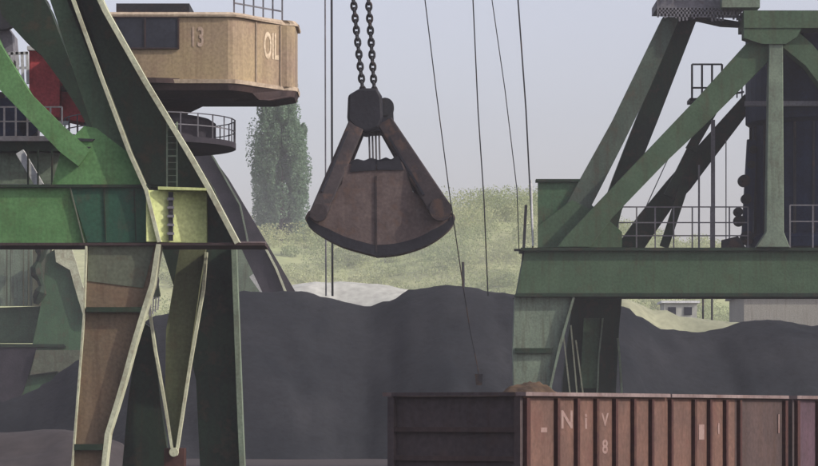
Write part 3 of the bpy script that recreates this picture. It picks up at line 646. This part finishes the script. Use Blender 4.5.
# two hoist chains, real links
def torus_link(mb, c, ax, side, L, Wd, r):
    pts = []; m_ = 14
    for k in range(m_ + 1):
        a = 2 * math.pi * k / m_; pts.append(c + ax * (math.sin(a) * L / 2) + side * (math.cos(a) * Wd / 2))
    mb.tube(pts, r, 5)
for (a, b_, lab) in (((347, -60), (363, 93), 'left of the two dark chains holding the grab'), ((364.5, -60), (374.5, 93), 'right of the two dark chains holding the grab')):
    mb = MB(); A = W(*a, G); B_ = W(*b_, G); ax = (B_ - A).normalized(); L = (B_ - A).length; pitch = .225; k = 0; q = 0.0
    while q < L:
        c = A + ax * q; rot = (R(20) if k % 2 else R(105)); x = ax.cross(Vector((0, 1, 0))).normalized(); y = ax.cross(x)
        torus_link(mb, c, ax, x * math.cos(rot) + y * math.sin(rot), .31, .19, .052); q += pitch; k += 1
    tag(mb.build('hoist_chain', M['steel'], smooth=True), lab, 'chain', 'chains holding the grab')

# ---------------------------------------------------------------- loose wire ropes
def rope(pts, Dp, r, lab, m='steel', grp='thin crane ropes hanging across the sky'):
    mb = MB(); mb.tube([W(x, y, Dp) for x, y in pts], r * .8, 6); tag(mb.build('wire_rope' if grp else 'post', M[m]), lab, 'rope' if grp else 'post', grp)
rope([(325, -60), (325.5, 150), (326, 296)], 150, .05, 'pale left rope of the close vertical pair between poplar and grab', 'greysteel')
rope([(331.5, -60), (332, 150), (332.5, 296)], 150, .075, 'dark right rope of the close vertical pair between poplar and grab')
rope([(471, -60), (473, 0), (478, 110), (484, 200), (488, 296)], 150, .042, 'dark near vertical rope midway between the grab and the right crane')
rope([(482, -60), (492, 0), (505, 90), (517, 190), (519, 250)], 150, .032, 'faint slanting rope ending near the end of the right girder')
rope([(514, -60), (518, 0), (526, 110), (533, 250)], 148, .05, 'rope nearest the right crane, running down to its girder end')
rope([(531, 180), (533, 246)], 141, .06, 'short pale rope end fixed beside the small post on the girder end', 'whitish')
rope([(463, 262), (463.5, 296)], 215, .14, 'short thick dark post standing on the coal ridge below the grab', grp=None)
# small rope block lowered before the coal
hk = thing('rope_hook', W(479, 385, 62), 'small dark hook block on a thin slanting rope above the rusty wagon rim', 'hook')
mb = MB(); mb.slab([(475, 374), (483, 374), (482, 385), (476, 385)], 66, .12); mb.build('block', M['steel'], hk)
mb = MB(); mb.tube([W(x, y, 66) for x, y in ((418, -60), (425, 0), (436, 90), (449, 190), (463, 285), (470, 330), (479, 374))], .0125); mb.build('cord', M['steel'], hk)

# ---------------------------------------------------------------- open wagons
def wagon(name, s0, L, side_m, end_m, rib_m, label, wagdark=None, marks=False):
    th = R(30); u = Vector((math.sin(th), math.cos(th), 0)); e = Vector((-math.cos(th), math.sin(th), 0)); nrm = Vector((math.cos(th), -math.sin(th), 0))
    C0 = Vector(((523 - 409) / F * 55.6, 55.6, 0)) + u * s0
    wd = 3.05; z0, z1 = 1.25, 3.40
    t = thing(name, C0 + u * L / 2 + e * wd / 2, label, 'wagon', 'open rail wagons')
    def P(a, b, z): return C0 + u * a + e * b + Vector((0, 0, z))
    def bx(mb, a0, a1, b0, b1, za, zb_):
        vs = [P(a, b, z) for z in (za, zb_) for a, b in ((a0, b0), (a1, b0), (a1, b1), (a0, b1))]
        mb.add(vs, [(0, 3, 2, 1), (4, 5, 6, 7), (0, 1, 5, 4), (1, 2, 6, 5), (2, 3, 7, 6), (3, 0, 4, 7)])
    cut = L * .78 if wagdark else L
    mb = MB(); bx(mb, 0.02, cut, .0, .06, z0, z1 - .08); sd = mb.build('side_wall', side_m, t)
    if wagdark: mb = MB(); bx(mb, cut + .01, L, .0, .06, z0, z1 - .08); mb.build('side_wall', wagdark, t)['label'] = 'far end of the wagon side, painted shadowy dark'
    mb = MB(); bx(mb, 0, L, wd - .06, wd, z0, z1 - .08); mb.build('side_wall', side_m, t)
    for a0 in (0, L - .06):
        mb = MB(); bx(mb, a0, a0 + .06, .065, wd - .065, z0, z1 - .08); ew = mb.build('end_wall', end_m, t)
        if a0 == 0:
            for zz_ in (2.60, 2.02, 1.5):
                mb = MB(); bx(mb, -.10, -.004, .145, wd - .145, zz_, zz_ + .10); mb.build('end_rib', M['wagdark'], ew)
            for q in (0.0, wd - .14):
                mb = MB(); bx(mb, -.12, -.002, q, q + .14, z0, z1 - .09); mb.build('corner_post', end_m, ew)
    # pressed ribs on the side
    if L > 10: pos = [0.0, 1.35, 2.25, 3.15, 4.05, 4.95, 5.85, 6.85, 8.1, 8.95, 9.85, 10.65, L - .12]
    else: pos = [0, 1.2, 2.2]
    for q in pos[:]:
        if wagdark and 10.8 < q < L - .2: continue
        mb = MB()
        vs = []
        w2 = .055 if q not in (pos[0], pos[-1]) else .08
        bx(mb, q, q + 2 * w2, -.09, -.002, z0 + .05, z1 - .12); mb.build('rib', rib_m, t)
    mb = MB(); bx(mb, -.12, L * .497, -.13, .10, z1 - .078, z1); mb.build('rim', M['wagrim'], t)
    mb = MB(); bx(mb, L * .503, L, -.13, .10, z1 - .078, z1 - .004); mb.build('rim', M['wagrim'], t)
    mb = MB(); bx(mb, -.12, L, wd - .1, wd + .12, z1 - .078, z1); mb.build('rim', M['wagrim'], t)
    mb = MB(); bx(mb, -.14, .10, .104, wd - .104, z1 - .078, z1 - .002); mb.build('rim', M['wagend'], t)
    mb = MB(); bx(mb, L - .1, L + .1, .104, wd - .104, z1 - .078, z1 - .002); mb.build('rim', M['wagend'], t)
    mb = MB(); bx(mb, 0, L, -.06, wd + .06, .95, z0 - .003); mb.build('underframe', M['wagrib'], t)
    if marks:
        up = Vector((0, 0, 1))
        def lab(s, a, z, h, w_=1.0, m=M['wagrim']): return txt('marking', s, P(a, -.003, z), h, u, up, m, sd, w_)
        zc = 3 + (412 - 425) / 50
        pm = mat('faded white wagon paint', (0.29, 0.21, 0.185), (0.17, 0.105, 0.09), scale=9)
        lab('N', 1.93, 2.83 , .36, 1.5, pm); lab('i', 2.8, 2.80, .32, 1.6, pm); lab('V', 3.7, 2.83, .26, 1.4, pm); lab('-', 0.9, 2.70, .5, 1.4, pm)
        lab('8', 3.7, 2.26, .28, 1.4, pm)
        mb = MB(); bx(mb, 8.48, 8.78, -.012, -.003, 2.38, 2.72); mb.build('marking', pm, sd)
        mb = MB(); bx(mb, 9.55, 9.63, -.012, -.003, 2.5, 2.75); mb.build('marking', pm, sd)
        mb = MB(); bx(mb, L - .42, L - .36, -.03, -.003, 2.5, 2.95); mb.build('marking', pm, sd)
    return t, P
wg, P = wagon('open_wagon', 0.0, 13.5, M['wagon'], M['wagend'], M['wagrib'], 'rusty pinkish brown open rail wagon with ribbed side, in the foreground', wagdark=M['wagdark'], marks=True)
wagon('open_wagon', 14.15, 13.5, M['purple'], M['wagend'], M['wagrib'], 'purple brown open rail wagon cut off at the lower right corner')
# ore load inside the wagon: peak by the near corner
def loadz(a, b):
    g1 = .30 * math.exp(-((a - 1.3) / .9) ** 2 - ((b - .55) / .5) ** 4) + .12 * noise.noise(Vector((a * 2, b * 2, 9)))
    g2 = .30 * math.exp(-((a - 1.8) / 1.3) ** 2 - ((b - .7) / .7) ** 2)
    g3 = .30 * math.exp(-((a - 4.2) / 3.2) ** 2 - ((b - 1.4) / .9) ** 2)
    return 2.98 + g1 + g2 + g3 + .06 * noise.noise(Vector((a * 3, b * 3, 0))) + .05 * noise.noise(Vector((a * 9, b * 9, 4)))
mb = MB(); na, nb = 150, 36
vs = [P(lerp(.1, 13.35, i / na), lerp(.1, 2.95, j / nb), 0) + Vector((0, 0, loadz(lerp(.1, 13.35, i / na), lerp(.1, 2.95, j / nb)))) for j in range(nb + 1) for i in range(na + 1)]
mb.add(vs, [(j * (na + 1) + i, j * (na + 1) + i + 1, (j + 1) * (na + 1) + i + 1, (j + 1) * (na + 1) + i) for j in range(nb) for i in range(na)])
tag(mb.build('ore_load', M['ore'], smooth=True), 'brown and ochre ore heaped above the near corner of the rusty wagon', 'ore')

# ---------------------------------------------------------------- haze
hm = bpy.data.materials.new('haze air'); hm.use_nodes = True; t = hm.node_tree; t.nodes.clear()
pv = t.nodes.new('ShaderNodeVolumePrincipled'); pv.inputs['Color'].default_value = (0.93, 0.93, 0.98, 1); pv.inputs['Density'].default_value = 0.00030
pv.inputs['Anisotropy'].default_value = 0.0
ou = t.nodes.new('ShaderNodeOutputMaterial'); t.links.new(pv.outputs[0], ou.inputs['Volume'])
mb = MB(); mb.box((0, 2000, 22), (6600, 6200, 47.2))
hz_o = mb.build('haze', hm); hz_o['kind'] = 'stuff'; hz_o['label'] = 'pale haze in the air over the whole yard'; hz_o['category'] = 'haze'
